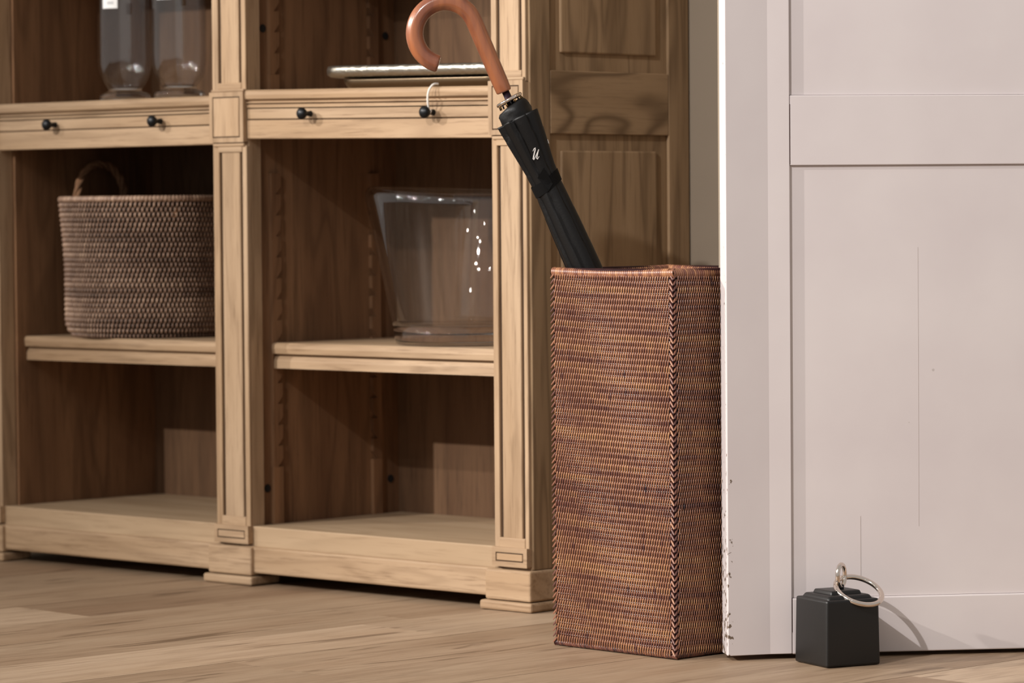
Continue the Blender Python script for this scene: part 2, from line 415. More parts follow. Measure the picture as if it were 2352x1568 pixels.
# cupped stile: outer two thirds angled out, shaped so that strip shades darker
bm = bmesh.new()
ol = [(0, -.0100), (.066, 0), (.0994, 0), (.0994, DT), (0, DT)]
lo = [bm.verts.new((x, y, ZB+.001)) for x, y in ol]; hi = [bm.verts.new((x, y, DH)) for x, y in ol]
for i in range(5): bm.faces.new((lo[i], lo[(i+1) % 5], hi[(i+1) % 5], hi[i]))
bm.faces.new(lo[::-1]); bm.faces.new(hi)
bmesh.ops.recalc_face_normals(bm, faces=bm.faces[:])
bmesh.ops.bevel(bm, geom=[e for e in bm.edges if abs(e.verts[0].co.x-.066) > .001 or abs(e.verts[1].co.x-.066) > .001], offset=.001, segments=2, profile=.5, affect='EDGES')
from_bm('stile', bm, paint, door)
box('stile', .80, .90, 0, DT, ZB+.001, DH, paint, door, .0012, 2)
box('rail', .1000, .7995, .0006, DT-.002, .7385, .8430, paint, door, .0014, 2)
box('rail', .1000, .7995, .0006, DT-.002, ZB, .0905, paint, door, .0022, 3)
box('rail', .1000, .7995, .0006, DT-.002, 1.96, DH, paint, door, .0012, 2)
for z0, z1 in ((.0908, .7382), (.8434, 1.9595)):
    box('panel', .0998, .7996, .0052, .03, z0, z1, paint, door, .0004)
box('crack_line', .2958, .2962, .0050, .006, .195, .615, crack, door, 0)
box('crack_line', .2058, .2063, .0049, .006, .118, .212, crack, door, 0)
box('crack_line', .0993, .1003, .0004, .002, .7405, .8300, gap_dark, door, 0)
box('crack_line', .0993, .1001, .0004, .002, .0400, .0900, gap_dark, door, 0)

# ------------------------------------------------------------------ the oak bookcase
bk = empty('bookcase', (0, 0, 0))
tag(bk, 'tall two-bay oak bookcase with pilasters and pull-out slides', 'bookcase')
TOPZ = 2.16; DEP = .414
PIL = [(-1.440, .0447), (-.7333, .0447), (-.0437, .0395)]

def incised(name, x0, x1, yb, yf, z0, z1, ins, parent, mat):
    """block whose front carries a cut rectangle: backing, raised border of four bars and an inner tablet"""
    o = box(name, x0, x1, yf+.0025, yb, z0, z1, mat, parent, .0015, 2)
    g = .0022; w = ins
    bars = [(x0, x1, z0, z0+w), (x0, x1, z1-w, z1), (x0, x0+w, z0+w, z1-w), (x1-w, x1, z0+w, z1-w)]
    bm = bmesh.new()
    for a, b, c, d in bars:
        r = bmesh.ops.create_cube(bm, size=1)
        for v in r['verts']:
            v.co = Vector(((a+b)/2+v.co.x*(b-a), yf+.0015+v.co.y*.003, (c+d)/2+v.co.z*(d-c)))
    from_bm('border', bm, mat, o)
    box('tablet', x0+w+g, x1-w-g, yf, yf+.003, z0+w+g, z1-w-g, mat, o, .0004)
    box('cut_line', x0+w*.9, x1-w*.9, yf+.0022, yf+.0027, z0+w*.9, z1-w*.9, groove, o, 0)
    return o

for c, hw in PIL:
    x0, x1 = c-hw, c+hw
    p = box('pilaster', x0, x1, 0.0, .030, .02, TOPZ-.06, oak_z, bk, .0012)
    sw = .0125 if hw < .042 else .0165
    g = .0065
    for z0, z1 in ((.122, .7835), (.908, TOPZ-.09)):
        box('edge_strip', x0, x0+sw, -.006, .001, z0-.02, z1+.012, oak_z, p, .001)
        box('edge_strip', x1-sw*.72, x1, -.006, .001, z0-.02, z1+.012, oak_z, p, .001)
        box('flute_panel', x0+sw+g, x1-sw*.72-g, -.0055, .001, z0, z1, oak_z, p, .0012)
        box('flute_groove', x0+sw, x1-sw*.72, -.0008, .0005, z0, z1, groove, p, 0)
    for z0, z1 in ((.105, .123), (.7835, .7945), (.897, .909)):
        box('fillet', x0+sw-.001, x1-sw*.72+.001, -.0075, .001, z0, z1, oak_x, p, .0015, 2)
    cap = incised('capital_block', x0, x1, .001, -.014, .8015, .8925, .0085, p, oak_z)
    box('bed_mould', x0+.003, x1-.003, -.010, .001, .7935, .8015, oak_x, p, .003, 2)
    box('top_mould', x0+.001, x1-.001, -.011, .001, .8925, .8975, oak_x, p, .002, 2)
    incised('base_block', x0-.0005, x1+.0005, .001, -.013, .0745, .107, .0085, p, oak_x)
    box('plinth_block', x0-.0125, x1+.0125, -.018, .045, .018, .0695, oak_x, p, .0035, 2)
    box('foot', x0-.022, x1+.018, -.0225, .05, 0.0008, .0165, oak_x, p, .004, 2)

# carcass
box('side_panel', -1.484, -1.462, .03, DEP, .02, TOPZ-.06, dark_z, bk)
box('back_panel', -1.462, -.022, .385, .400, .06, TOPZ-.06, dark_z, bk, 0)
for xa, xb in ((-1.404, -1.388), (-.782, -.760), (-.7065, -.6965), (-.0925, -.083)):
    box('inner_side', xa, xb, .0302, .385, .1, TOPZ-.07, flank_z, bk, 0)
# the outer right side: framed and panelled
sd = box('side_frame', -.022, -.006, .03, DEP, .02, TOPZ-.06, side_z, bk, 0)
box('stile', -.006, 0, .0002, .0505, .07, TOPZ-.06, side_z, sd, .0012)
box('stile', -.006, 0, .359, DEP, .02, TOPZ-.06, side_z, sd, .0012)
for z0, z1 in ((.02, .17), (.803, .910), (1.72, 1.83), (TOPZ-.18, TOPZ-.06)):
    box('rail', -.006, 0, .051, .3585, z0, z1, side_y, sd, .0012)
for z0, z1 in ((.17, .803), (.910, 1.72)):
    box('raised_panel', -.0075, -.0012, .080, .328, z0+.03, z1-.028, side_z, sd, .004, 2)
box('skirt', -.010, .008, .045, DEP, .018, .0695, side_y, sd, .003, 2)
box('foot', -.05, .012, DEP-.07, DEP, .0008, .0165, oak_x, sd, .003)

def rail_prof(z):
    """moulded edge of the fixed shelf above the slide: list of (y,z)"""
    a, bq, cc, d = z
    return [(.30, a), (-.004, a), (-.0085, a-.003), (-.010, a-.009), (-.009, a-.016), (-.004, bq+.0012), (-.001, bq), (-.001, bq-.0016),
            (-.0065, bq-.0018), (-.0065, cc+.0014), (-.001, cc+.001), (-.001, cc-.001), (-.0045, cc-.0014), (-.0045, d+.0022), (-.0005, d+.002), (.30, d+.002)]

bays = [(-1.3953, -.7780, (.8875, .8665, .8620, .8545), .8340, .7987, None),
        (-.6886, -.0832, (.8900, .8700, .8650, .8560), .8365, .8023, lambda x: -.0165*(x+.385))]
for bi, (xa, xb, zz, zg, zb, shr) in enumerate(bays):
    prism_x('fixed_shelf', rail_prof(zz), xa, xb, oak_x, bk, shr)
    box('shelf_board', xa-.004, xb+.006, .30, .385, zz[3], zz[0], oak_x, bk, 0, shear=shr)
    sl = box('pull_out_slide', xa+.001, xb-.001, -.004, .2, zg+.0012, zz[3]+.0002, oak_x, bk, .0012, shear=shr)
    box('apron', xa, xb, -.0045, .018, zb, zg-.0008, oak_x, bk, .0012, shear=shr)
    box('slide_gap', xa+.002, xb-.002, .0, .19, zg-.0015, zg+.0016, groove, sl, 0, shear=shr)
    zk = (zg+zz[3])/2
    for kx in ((-1.2237, -.9218) if bi == 0 else (-.5233, -.2209)):
        prof = [(0, 0), (.0055, 0), (.0055, .001), (.0046, .003), (.0044, .010), (.0052, .013), (.0085, .0165), (.0108, .0205), (.0105, .0245), (.0075, .028), (.003, .0295), (0, .0297)]
        k = lathe('knob', prof, iron, sl, 24, closed=False)
        k.rotation_euler = (R(90), 0, 0); k.location = (kx, -.004, zk+(shr(kx) if shr else 0))
    # loose shelf half-way down, moulded nose
    zs = .4375 if bi else .4365
    sf = prism_x('adjustable_shelf', [(.38, zs), (.052, zs), (.048, zs-.003), (.047, zs-.010), (.049, zs-.0195), (.052, zs-.0205), (.060, zs-.021), (.060, zs-.0235),
                 (.0565, zs-.025), (.0535, zs-.030), (.0525, zs-.034), (.0525, zs-.0465), (.38, zs-.0465)], xa+.0045, xb-.003, oak_x, bk)
    box('upper_shelf', xa+.003, xb-.003, .05, .384, 1.176, 1.221, oak_x, bk, .003, 2)
    box('upper_shelf', xa+.003, xb-.003, .05, .384, 1.60, 1.645, oak_x, bk, .003, 2)
    box('bottom_shelf', xa-.002, xb+.002, .0, .385, .0665, .1065, wood('bottom_oak_%s' % 'ab'[bi], 'X', light=srgb(176, 152, 124), mid=srgb(158, 133, 105), dark=srgb(112, 88, 62), figure=.5), bk, .002, 2)
    box('plinth_board', xa-.02, xb+.02, -.0105, .012, .0225, .0705, oak_x, bk, .004, 2)
    # notched ladder strips that carry the loose shelf
    for face_x, sgn in ((xa-.008, 1), (xb+.008 if bi == 0 else xb, -1)):
        for yc in (.066, .322):
            pitch = .0382; wd = .0115; th = .0085
            for z_lo, n_t in ((.2105, 14), (.925, 25)):
                box('support_strip', min(face_x, face_x+sgn*th), max(face_x, face_x+sgn*th), yc-wd, yc+wd, .1066 if z_lo < .5 else .8905, z_lo-.0002, flank_z, bk, 0)
                bm = bmesh.new()
                for q in range(n_t):
                    zc = z_lo+q*pitch
                    pr = [(-wd, zc), (wd*-.1, zc), (wd, zc+.015), (wd, zc+pitch), (-wd, zc+pitch)] if yc < .2 else [(wd, zc), (wd*.1, zc), (-wd, zc+.015), (-wd, zc+pitch), (wd, zc+pitch)]
                    A = [bm.verts.new((face_x, yc+y, z)) for y, z in pr]; Bv = [bm.verts.new((face_x+sgn*th, yc+y, z)) for y, z in pr]
                    n = len(pr)
                    for i in range(n): bm.faces.new((A[i], A[(i+1) % n], Bv[(i+1) % n], Bv[i]))
                    bm.faces.new(A[::-1]); bm.faces.new(Bv)
                bmesh.ops.recalc_face_normals(bm, faces=bm.faces[:])
                from_bm('notched_strip', bm, flank_z, bk)
    # dark bolt holes
    if bi == 1:
        for (hx, hy, hz) in ((-.6960, .0440, .172), (-.6960, .0440, 1.008), (-.6960, .3625, .170), (-.6960, .3595, 1.004)):
            bm = bmesh.new(); bmesh.ops.create_cone(bm, cap_ends=True, segments=16, radius1=.0075, radius2=.0075, depth=.002)
            h = from_bm('bolt_hole', bm, hole_black, bk); h.rotation_euler = (0, R(90), 0); h.location = (hx, hy, hz)
box('crown_board', -1.51, .03, -.035, DEP, TOPZ-.06, TOPZ, oak_x, bk, .006, 2)

# ------------------------------------------------------------------ things on the shelves
ZT = .8875
def hurricane(loc, lab, rz, sticker_ang, sticker_z):
    e = empty('glass_vase', loc, rz)
    foot = [(0, .0), (.034, .0012), (.046, 0), (.0485, .003), (.0482, .012), (.045, .0155), (.036, .018), (.0315, .021), (.0318, .0235), (.027, .0275), (.012, .0255), (0, .025)]
    wall = [(.0322, .0240), (.034, .027), (.0405, .037), (.047, .051), (.0508, .067), (.0515, .085), (.0508, .20), (.0512, .300), (.0505, .302), (.0485, .3015),
            (.0480, .200), (.0487, .085), (.0478, .068), (.043, .052), (.036, .039), (.0275, .0290)]
    lathe('foot', foot, glass, e, 64, closed=False)
    lathe('vessel', wall, thin_glass, e, 64, closed=True)
    # curved paper sticker on the wall
    vs_, fs_ = [], []; n = 10; half = .32
    for i in range(n+1):
        a = sticker_ang - half + 2*half*i/n
        for r_, z in ((.0517, sticker_z-.0105), (.0517, sticker_z+.0105), (.0520, sticker_z+.0105), (.0520, sticker_z-.0105)):
            vs_.append((r_*math.cos(a), r_*math.sin(a), z))
    for i in range(n):
        for k in range(4): fs_.append((i*4+k, i*4+(k+1) % 4, i*4+4+(k+1) % 4, i*4+4+k))
    fs_.append((0, 1, 2, 3)); fs_.append((n*4+3, n*4+2, n*4+1, n*4))
    me = bpy.data.meshes.new('sticker'); me.from_pydata(vs_, [], fs_); st = link('sticker', me, label_white, e)
    vs_, fs_ = [], []
    for q in range(5):
        a0 = sticker_ang - .09 + q*.055; a1 = a0+.032
        b0 = len(vs_)
        for a in (a0, a1):
            for r_, z in ((.05195, sticker_z-.003), (.05195, sticker_z+.003), (.05212, sticker_z+.003), (.05212, sticker_z-.003)): vs_.append((r_*math.cos(a), r_*math.sin(a), z))
        for k in range(4): fs_.append((b0+k, b0+(k+1) % 4, b0+4+(k+1) % 4, b0+4+k))
        fs_.append((b0, b0+1, b0+2, b0+3)); fs_.append((b0+7, b0+6, b0+5, b0+4))
    me = bpy.data.meshes.new('print'); me.from_pydata(vs_, [], fs_); link('print', me, label_grey, st)
    tag(e, lab, 'vase', 'footed glass vases on the upper shelf')
    return e
hurricane((-1.143, .102, ZT+.0006), 'footed clear glass vase with lower white sticker, left of the pair', 0, R(42.7-90-26), .186)
hurricane((-.990, .104, ZT+.0006), 'footed clear glass vase with higher white sticker, beside the pilaster', 0, R(42.7-90-27), .196)

def bucket():
    e = empty('glass_bucket', (-.334, .182, .4381))
    b = [(0, .0015), (.095, .001), (.112, 0), (.1185, .003), (.1205, .010), (.1238, .0335), (.112, .0345), (.05, .0342), (0, .034)]
    o = [(.1240, .0343), (.1250, .042), (.1690, .252), (.1698, .260), (.1685, .2665), (.1650, .2712), (.1600, .2735), (.1560, .2728), (.1555, .2710), (.1600, .2690), (.1640, .2640), (.1648, .2570), (.1640, .2500), (.1190, .047), (.1140, .038), (.105, .0349)]
    def wob(r, z, a):
        k = max(0, (z-.12)/.15)
        return r*(1+.008*k*math.sin(2*a+.8)), z-.0075*k*math.cos(a+.15)+.002*k*math.sin(2*a)
    lathe('base', b, glass, e, 72, closed=False)
    lathe('vessel', o, thin_glass, e, 72, closed=True, wob=wob)
    tag(e, 'large flared clear glass bucket with thick base on the right middle shelf', 'bucket')
bucket()

def tray(name, x0, x1, y0, y1, z, prof, mat, lab, rad):
    """stadium-cornered tray; prof lists (inset, height) from the outer foot up over the rim and into the well"""
    cx = (x0+x1)/2; tilt = .0165
    e = empty(name, (cx, (y0+y1)/2, z-.0165*(cx+.385)))
    e.rotation_euler = (0, tilt, 0)
    hx, hy = (x1-x0)/2, (y1-y0)/2
    def ring(ins):
        pts = []
        r = max(.004, rad-ins)
        for q, (sx, sy) in enumerate(((1, 1), (-1, 1), (-1, -1), (1, -1))):
            for i in range(9):
                a = R(90*q + 90*i/8)
                pts.append((sx*(hx-rad)+math.cos(a)*r if True else 0, sy*(hy-rad)+math.sin(a)*r))
        return pts
    vs_, fs_ = [], []
    for ins, h in prof:
        vs_ += [(x, y, h+(.0009*math.sin(x*61+1)*math.sin(y*47+x*23) if h > .005 else 0)) for x, y in ring(ins)]
    n = 36
    for k in range(len(prof)-1):
        for i in range(n):
            j = (i+1) % n; fs_.append((k*n+i, k*n+j, (k+1)*n+j, (k+1)*n+i))
    fs_.append(tuple(range(n))[::-1]); L_ = (len(prof)-1)*n; fs_.append(tuple(L_+i for i in range(n)))
    me = bpy.data.meshes.new('dish'); me.from_pydata(vs_, [], fs_)
    o = link('dish', me, mat, e, True)
    tag(e, lab, 'tray', 'stacked metal trays')
    return e
tray('serving_tray', -.536, -.125, .062, .352, .8905, [(.030, 0), (.010, .001), (.004, .008), (0, .0165), (.001, .018), (.006, .0165), (.012, .006), (.06, .005)], pewter, 'darker smaller metal tray under the hammered silver tray', .05)
tray('serving_tray', -.573, -.098, .055, .375, .9106, [(.055, 0), (.020, .0005), (.006, .002), (0, .006), (-.001, .014), (.001, .0205), (.006, .0215), (.016, .020), (.03, .010), (.08, .009)], silver, 'bright hammered silver tray, upper of the two on the shelf', .055)

# loop of white string over the right-hand knob
def string():
    zk = .8462+(-.0165*(-.2209+.385))
    p = []
    for i in range(13):
        a = R(-30+300*i/12)
        p.append((-.2209+.0052*math.cos(a), -.0155+.0012*math.sin(3*a), zk+.0052*math.sin(a)))
    q = [(-.2195, -.0165, zk+.006), (-.2175, -.021, zk+.016), (-.2160, -.0225, zk+.028), (-.2135, -.0215, zk+.038), (-.2118, -.0172, zk+.0445), (-.2108, -.0125, zk+.0475), (-.2104, -.007, zk+.0482), (-.2102, -.003, zk+.0480)]
    e = empty('string_loop', (-.2209, -.0155, zk))
    sub_ = lambda v: (v[0]+.2209, v[1]+.0155, v[2]-zk)
    tube('knot', [sub_(v) for v in p], .0011, cord_white, e, 8)
    def cat(ps, n=6):
        ps = [Vector(x) for x in ps]; out = []
        for i in range(len(ps)-1):
            a, b, c, d = ps[max(i-1, 0)], ps[i], ps[i+1], ps[min(i+2, len(ps)-1)]
            for k in range(n):
                t = k/n
                out.append(.5*((2*b)+(c-a)*t+(2*a-5*b+4*c-d)*t*t+(3*b-a-3*c+d)*t**3))
        out.append(ps[-1]); return out
    tube('cord', cat([sub_(v) for v in q]), .0019, cord_white, e, 8)
    tag(e, 'white string looped over a black knob and up over the shelf edge', 'string')
string()

# ------------------------------------------------------------------ round coiled basket with rope handles
def round_basket():
    cx, cy, z0 = -1.178, .190, .4372
    e = empty('round_basket', (cx, cy, z0))
    H = .268; n = 28
    def rad(z):
        t = z/H
        base = .163+.011*max(0, (t-.45)/.55)**1.4
        if t < .12: base -= .016*(1-t/.12)**2
        return base
    zs = [(i+.5)*H/n for i in range(n)]
    pr = [(0, .0), (.13, .0)] + [(rad(z)-.004, z) for z in np.linspace(.002, H-.004, 20)] + [(rad(H)-.012, H-.004)] + [(rad(z)-.014, z) for z in np.linspace(H-.006, .012, 12)] + [(0, .010)]
    lathe('inner_wall', pr, grey_backing, e, 64, closed=False)
    # coils
    bm = bmesh.new(); S = 96; K = 6
    for z in zs:
        rr = rad(z)-.0035; loop = []
        for i in range(S):
            a = 2*math.pi*i/S
            loop.append([bm.verts.new(((rr+.0042*math.cos(b))*math.cos(a), (rr+.0042*math.cos(b))*math.sin(a), z+.0042*math.sin(b))) for b in (2*math.pi*k/K for k in range(K))])
        for i in range(S):
            for k in range(K): bm.faces.new((loop[i][k], loop[(i+1) % S][k], loop[(i+1) % S][(k+1) % K], loop[i][(k+1) % K]))
    o = from_bm('coil', bm, grey_backing, e, True); o['kind'] = 'stuff'
    # stitches that lap over every coil, staggered
    P, Nn, T = [], [], []
    ns = 122
    for i, z in enumerate(zs):
        rowt = np.random.uniform(-.16, .16)
        for j in range(ns):
            a = 2*math.pi*(j+(.5 if i % 2 else 0)+.12*math.sin(i*1.3))/ns
            rr = rad(z)
            pts, nn = [], []
            for t, up, sk in ((-.95, -.0034, -.0007), (-.5, .0004, -.0003), (0, .0016, 0), (.5, .0004, .0003), (.95, -.0034, .0007)):
                aa = a + sk/rr
                pts.append(((rr+up)*math.cos(aa), (rr+up)*math.sin(aa), z+t*.0056)); 
                nn.append((math.cos(aa), math.sin(aa), t*.5))
            P.append(pts); Nn.append(nn)
            T.append(.36+rowt+np.random.uniform(-.14, .14)+.08*math.sin(a*3+i*.4))
    strips('stitching', P, Nn, [.0014, .0019, .0021, .0019, .0014], .0012, T, cane_grey, e)
    # wrapped rim
    P, Nn, T = [], [], []
    for j in range(150):
        a = 2*math.pi*j/150; pts, nn = [], []
        for k in range(6):
            b = -1.9+k*.78; aa = a+.018*k/5
            rr = rad(H)-.004+.0052*math.cos(b)*1.0
            pts.append((rr*math.cos(aa), rr*math.sin(aa), H-.003+.0052*math.sin(b))); nn.append((math.cos(b)*math.cos(aa), math.cos(b)*math.sin(aa), math.sin(b)))
        P.append(pts); Nn.append(nn); T.append(.45+np.random.uniform(-.15, .2))
    strips('rim_wrapping', P, Nn, .0037, .0011, T, cane_grey, e)
    # twisted rope handles at both ends
    for ac, rise in ((R(176), .086), (R(-4), -.075)):
        hd = empty('rope_handle'); hd.parent = e
        th = R(20.5); r_ = rad(H)-.008
        a0, a1 = ac-th, ac+th
        p0 = Vector((r_*math.cos(a0), r_*math.sin(a0), H-.02)); p1 = Vector((r_*math.cos(a1), r_*math.sin(a1), H-.02))
        mid = (p0+p1)/2; half = (p1-p0)/2
        cl = []
        for i in range(41):
            t = i/40; ph = math.pi*(1-t)
            x = math.cos(ph); y = math.sin(ph)**.75
            cl.append(mid+half*x+Vector((-.02*y*math.cos(ac), -.02*y*math.sin(ac), rise*y)) if rise < 0 else mid+half*x+Vector((0, 0, rise*y)))
        for s in range(3):
            pts = []
            for i, c in enumerate(cl):
                tg = (cl[min(i+1, 40)]-cl[max(i-1, 0)]).normalized()
                n1 = tg.cross(Vector((math.cos(ac), math.sin(ac), 0))).normalized(); n2 = tg.cross(n1)
                an = i*.55+s*2*math.pi/3
                pts.append(c+(n1*math.cos(an)+n2*math.sin(an))*.0042)
            tube('strand', pts, .0045, rope_mat, hd, 8)
    tag(e, 'round grey-brown coiled cane basket with twisted rope handles', 'basket')
round_basket()

# ------------------------------------------------------------------ tall square umbrella basket
def tall_basket():
    ang = R(-3.755); W = .260; H = .586
    A = Vector((.325, -.310, 0))
    dx = Vector((math.cos(ang), math.sin(ang), 0)); dy = Vector((-math.sin(ang), math.cos(ang), 0))
    c = A+dx*W/2+dy*W/2
    e = empty('umbrella_basket', c, ang); h = W/2
    t = .007
    bm = bmesh.new()
    i_ = .0022
    for x0, x1, y0, y1, z0, z1 in ((-h+i_, h-i_, -h+i_, -h+t, .002, H-.003), (-h+i_, h-i_, h-t, h-i_, .002, H-.003), (-h+i_, -h+t, -h+t, h-t, .002, H-.003), (h-t, h-i_, -h+t, h-t, .002, H-.003), (-h+t, h-t, -h+t, h-t, .004, .012)):
        r = bmesh.ops.create_cube(bm, size=1)
        for v in r['verts']: v.co = Vector(((x0+x1)/2+v.co.x*(x1-x0), (y0+y1)/2+v.co.y*(y1-y0), (z0+z1)/2+v.co.z*(z1-z0)))
    from_bm('inner_wall', bm, cane_backing, e)
    nr, nc = 63, 48
    rows = [.008+(H-.018)*(i+.5)/nr for i in range(nr)]; ph = (H-.018)/nr
    rowtint = np.clip(.42+np.cumsum(np.random.uniform(-.13, .13, nr))*0.5, .2, .62); rowtint = .6*rowtint+.4*np.random.uniform(.15, .75, nr)
    faces = [((-h, -h), (1, 0), (0, -1)), ((h, -h), (0, 1), (1, 0)), ((h, h), (-1, 0), (0, 1)), ((-h, h), (0, -1), (-1, 0))]
    P, Nn, T = [], [], []; PB, NB, TB = [], [], []; PH, NH, TH = [], [], []
    for fi, (o, d, nrm) in enumerate(faces):
        o = np.array(o+(0,)); d = np.array(d+(0,)); nv = np.array(nrm+(0,))
        ph1, ph2, ph3 = np.random.uniform(0, 6, 3)
        marg = .0078; sp = (W-2*marg)/nc
        for i, z in enumerate(rows):
            wv = .0012*math.sin(i*.35+fi)
            for j in range(nc+(i % 2)):
                s = marg+(j+(.5 if i % 2 == 0 else 0))*sp
                zz = z+.0016*math.sin(s*14+ph1)+.0008*math.sin(s*37+i*.2+ph2)
                lean = .0010+.0004*math.sin(s*20+ph3)
                pts, nn = [], []
                for q, up in ((-1.02, -.0010), (-.6, .0004), (0, .0011), (.6, .0004), (1.02, -.0010)):
                    pp = o+d*(s+lean*q)+nv*up; pp = pp+np.array((0, 0, zz+q*ph*.72)); pts.append(pp)
                    nn.append(nv+np.array((0, 0, q*.28)))
                P.append(pts); Nn.append(nn)
                T.append(rowtint[i]+np.random.uniform(-.10, .10)+.10*math.sin(s*26+i*1.7+ph2)+(-.33 if np.random.rand() < .006 else 0))
            # level cane between the rows
            PH.append([o+d*s_+nv*(-.0024)+np.array((0, 0, z+ph*.5+.0016*math.sin(s_*14+ph1))) for s_ in np.linspace(.006, W-.006, 16)]); NH.append([nv]*16); TH.append(rowtint[i]-.42)
        # plaited corner at the start of this face
        pn = faces[fi-1]; pd = np.array(pn[1]+(0,)); pnv = np.array(pn[2]+(0,))
        diag = (nv+pnv)/np.sqrt(2)
        nb = 66
        for i in range(nb):
            z = .010+(H-.022)*i/(nb-1)
            for along, away in ((d, nv), (-pd, pnv)):
                pts, nn = [], []
                for q in range(5):
                    u = q/4
                    s = .0004+.0066*u
                    pts.append(o+along*s+away*(.0004-.0008*u*u)+diag*.0008*(1-u)+np.array((0, 0, z+.0085*u-.004)))
                    nn.append(away*(.4+.6*u)+diag*(1-u))
                PB.append(pts); NB.append(nn); TB.append(np.random.uniform(.12, .6)-(.10 if along is d else 0))
    Nn = np.array(Nn); Nn /= np.linalg.norm(Nn, axis=2, keepdims=True)
    NB = np.array(NB); NB /= np.linalg.norm(NB, axis=2, keepdims=True)
    strips('weave', P, Nn, [.0008, .0011, .0012, .0011, .0008], .0012, T, cane_red, e)
    strips('level_cane', PH, NH, .0026, .0012, TH, cane_red, e)
    strips('corner_plait', PB, NB, [.0010, .0015, .0017, .0015, .0010], .0012, TB, cane_red, e)
    # wrapped rims, top and foot
    for zc, rr, nm in ((H-.0065, .0066, 'rim_wrapping'), (.0056, .0040, 'foot_wrapping')):
        P, Nn, T = [], [], []
        for fi, (o, d, nrm) in enumerate(faces):
            o = np.array(o+(0,)); d = np.array(d+(0,)); nv = np.array(nrm+(0,)); m = 58
            bow = (lambda s: 0.0022*math.sin(math.pi*s/W))
            for j in range(m):
                s = W*(j+.5)/m; pts, nn = [], []
                tilt = random.uniform(.003, .0045)
                for k in range(8):
                    b = -1.25+k*(4.2/7)
                    pts.append(o+d*(s-tilt*(k-3.5)/7)+nv*(-.0048+rr*math.cos(b)*.98)+np.array((0, 0, zc+rr*math.sin(b)-(bow(s) if zc > .1 else 0))))
                    nn.append(nv*math.cos(b)+np.array((0, 0, math.sin(b))))
                P.append(pts); Nn.append(nn); T.append((.45 if zc > .1 else .12)+np.random.uniform(-.2, .2))
        strips(nm, P, Nn, .0024, .0010, T, cane_red, e)
        bm = bmesh.new()
        q = h-.0048
        for (x0, y0, x1, y1) in ((-q, -q, q, -q), (q, -q, q, q), (q, q, -q, q), (-q, q, -q, -q)):
            dv = Vector((x1-x0, y1-y0, 0)); mt = Matrix.Translation(((x0+x1)/2, (y0+y1)/2, zc)) @ dv.to_track_quat('Z', 'Y').to_matrix().to_4x4()
            bmesh.ops.create_cone(bm, cap_ends=True, segments=10, radius1=rr*.95, radius2=rr*.95, depth=dv.length+rr, matrix=mt)
        from_bm('rim_core' if zc > .1 else 'foot_core', bm, cane_backing, e, True)
    tag(e, 'tall square red-brown woven cane basket holding the umbrella', 'basket')
tall_basket()

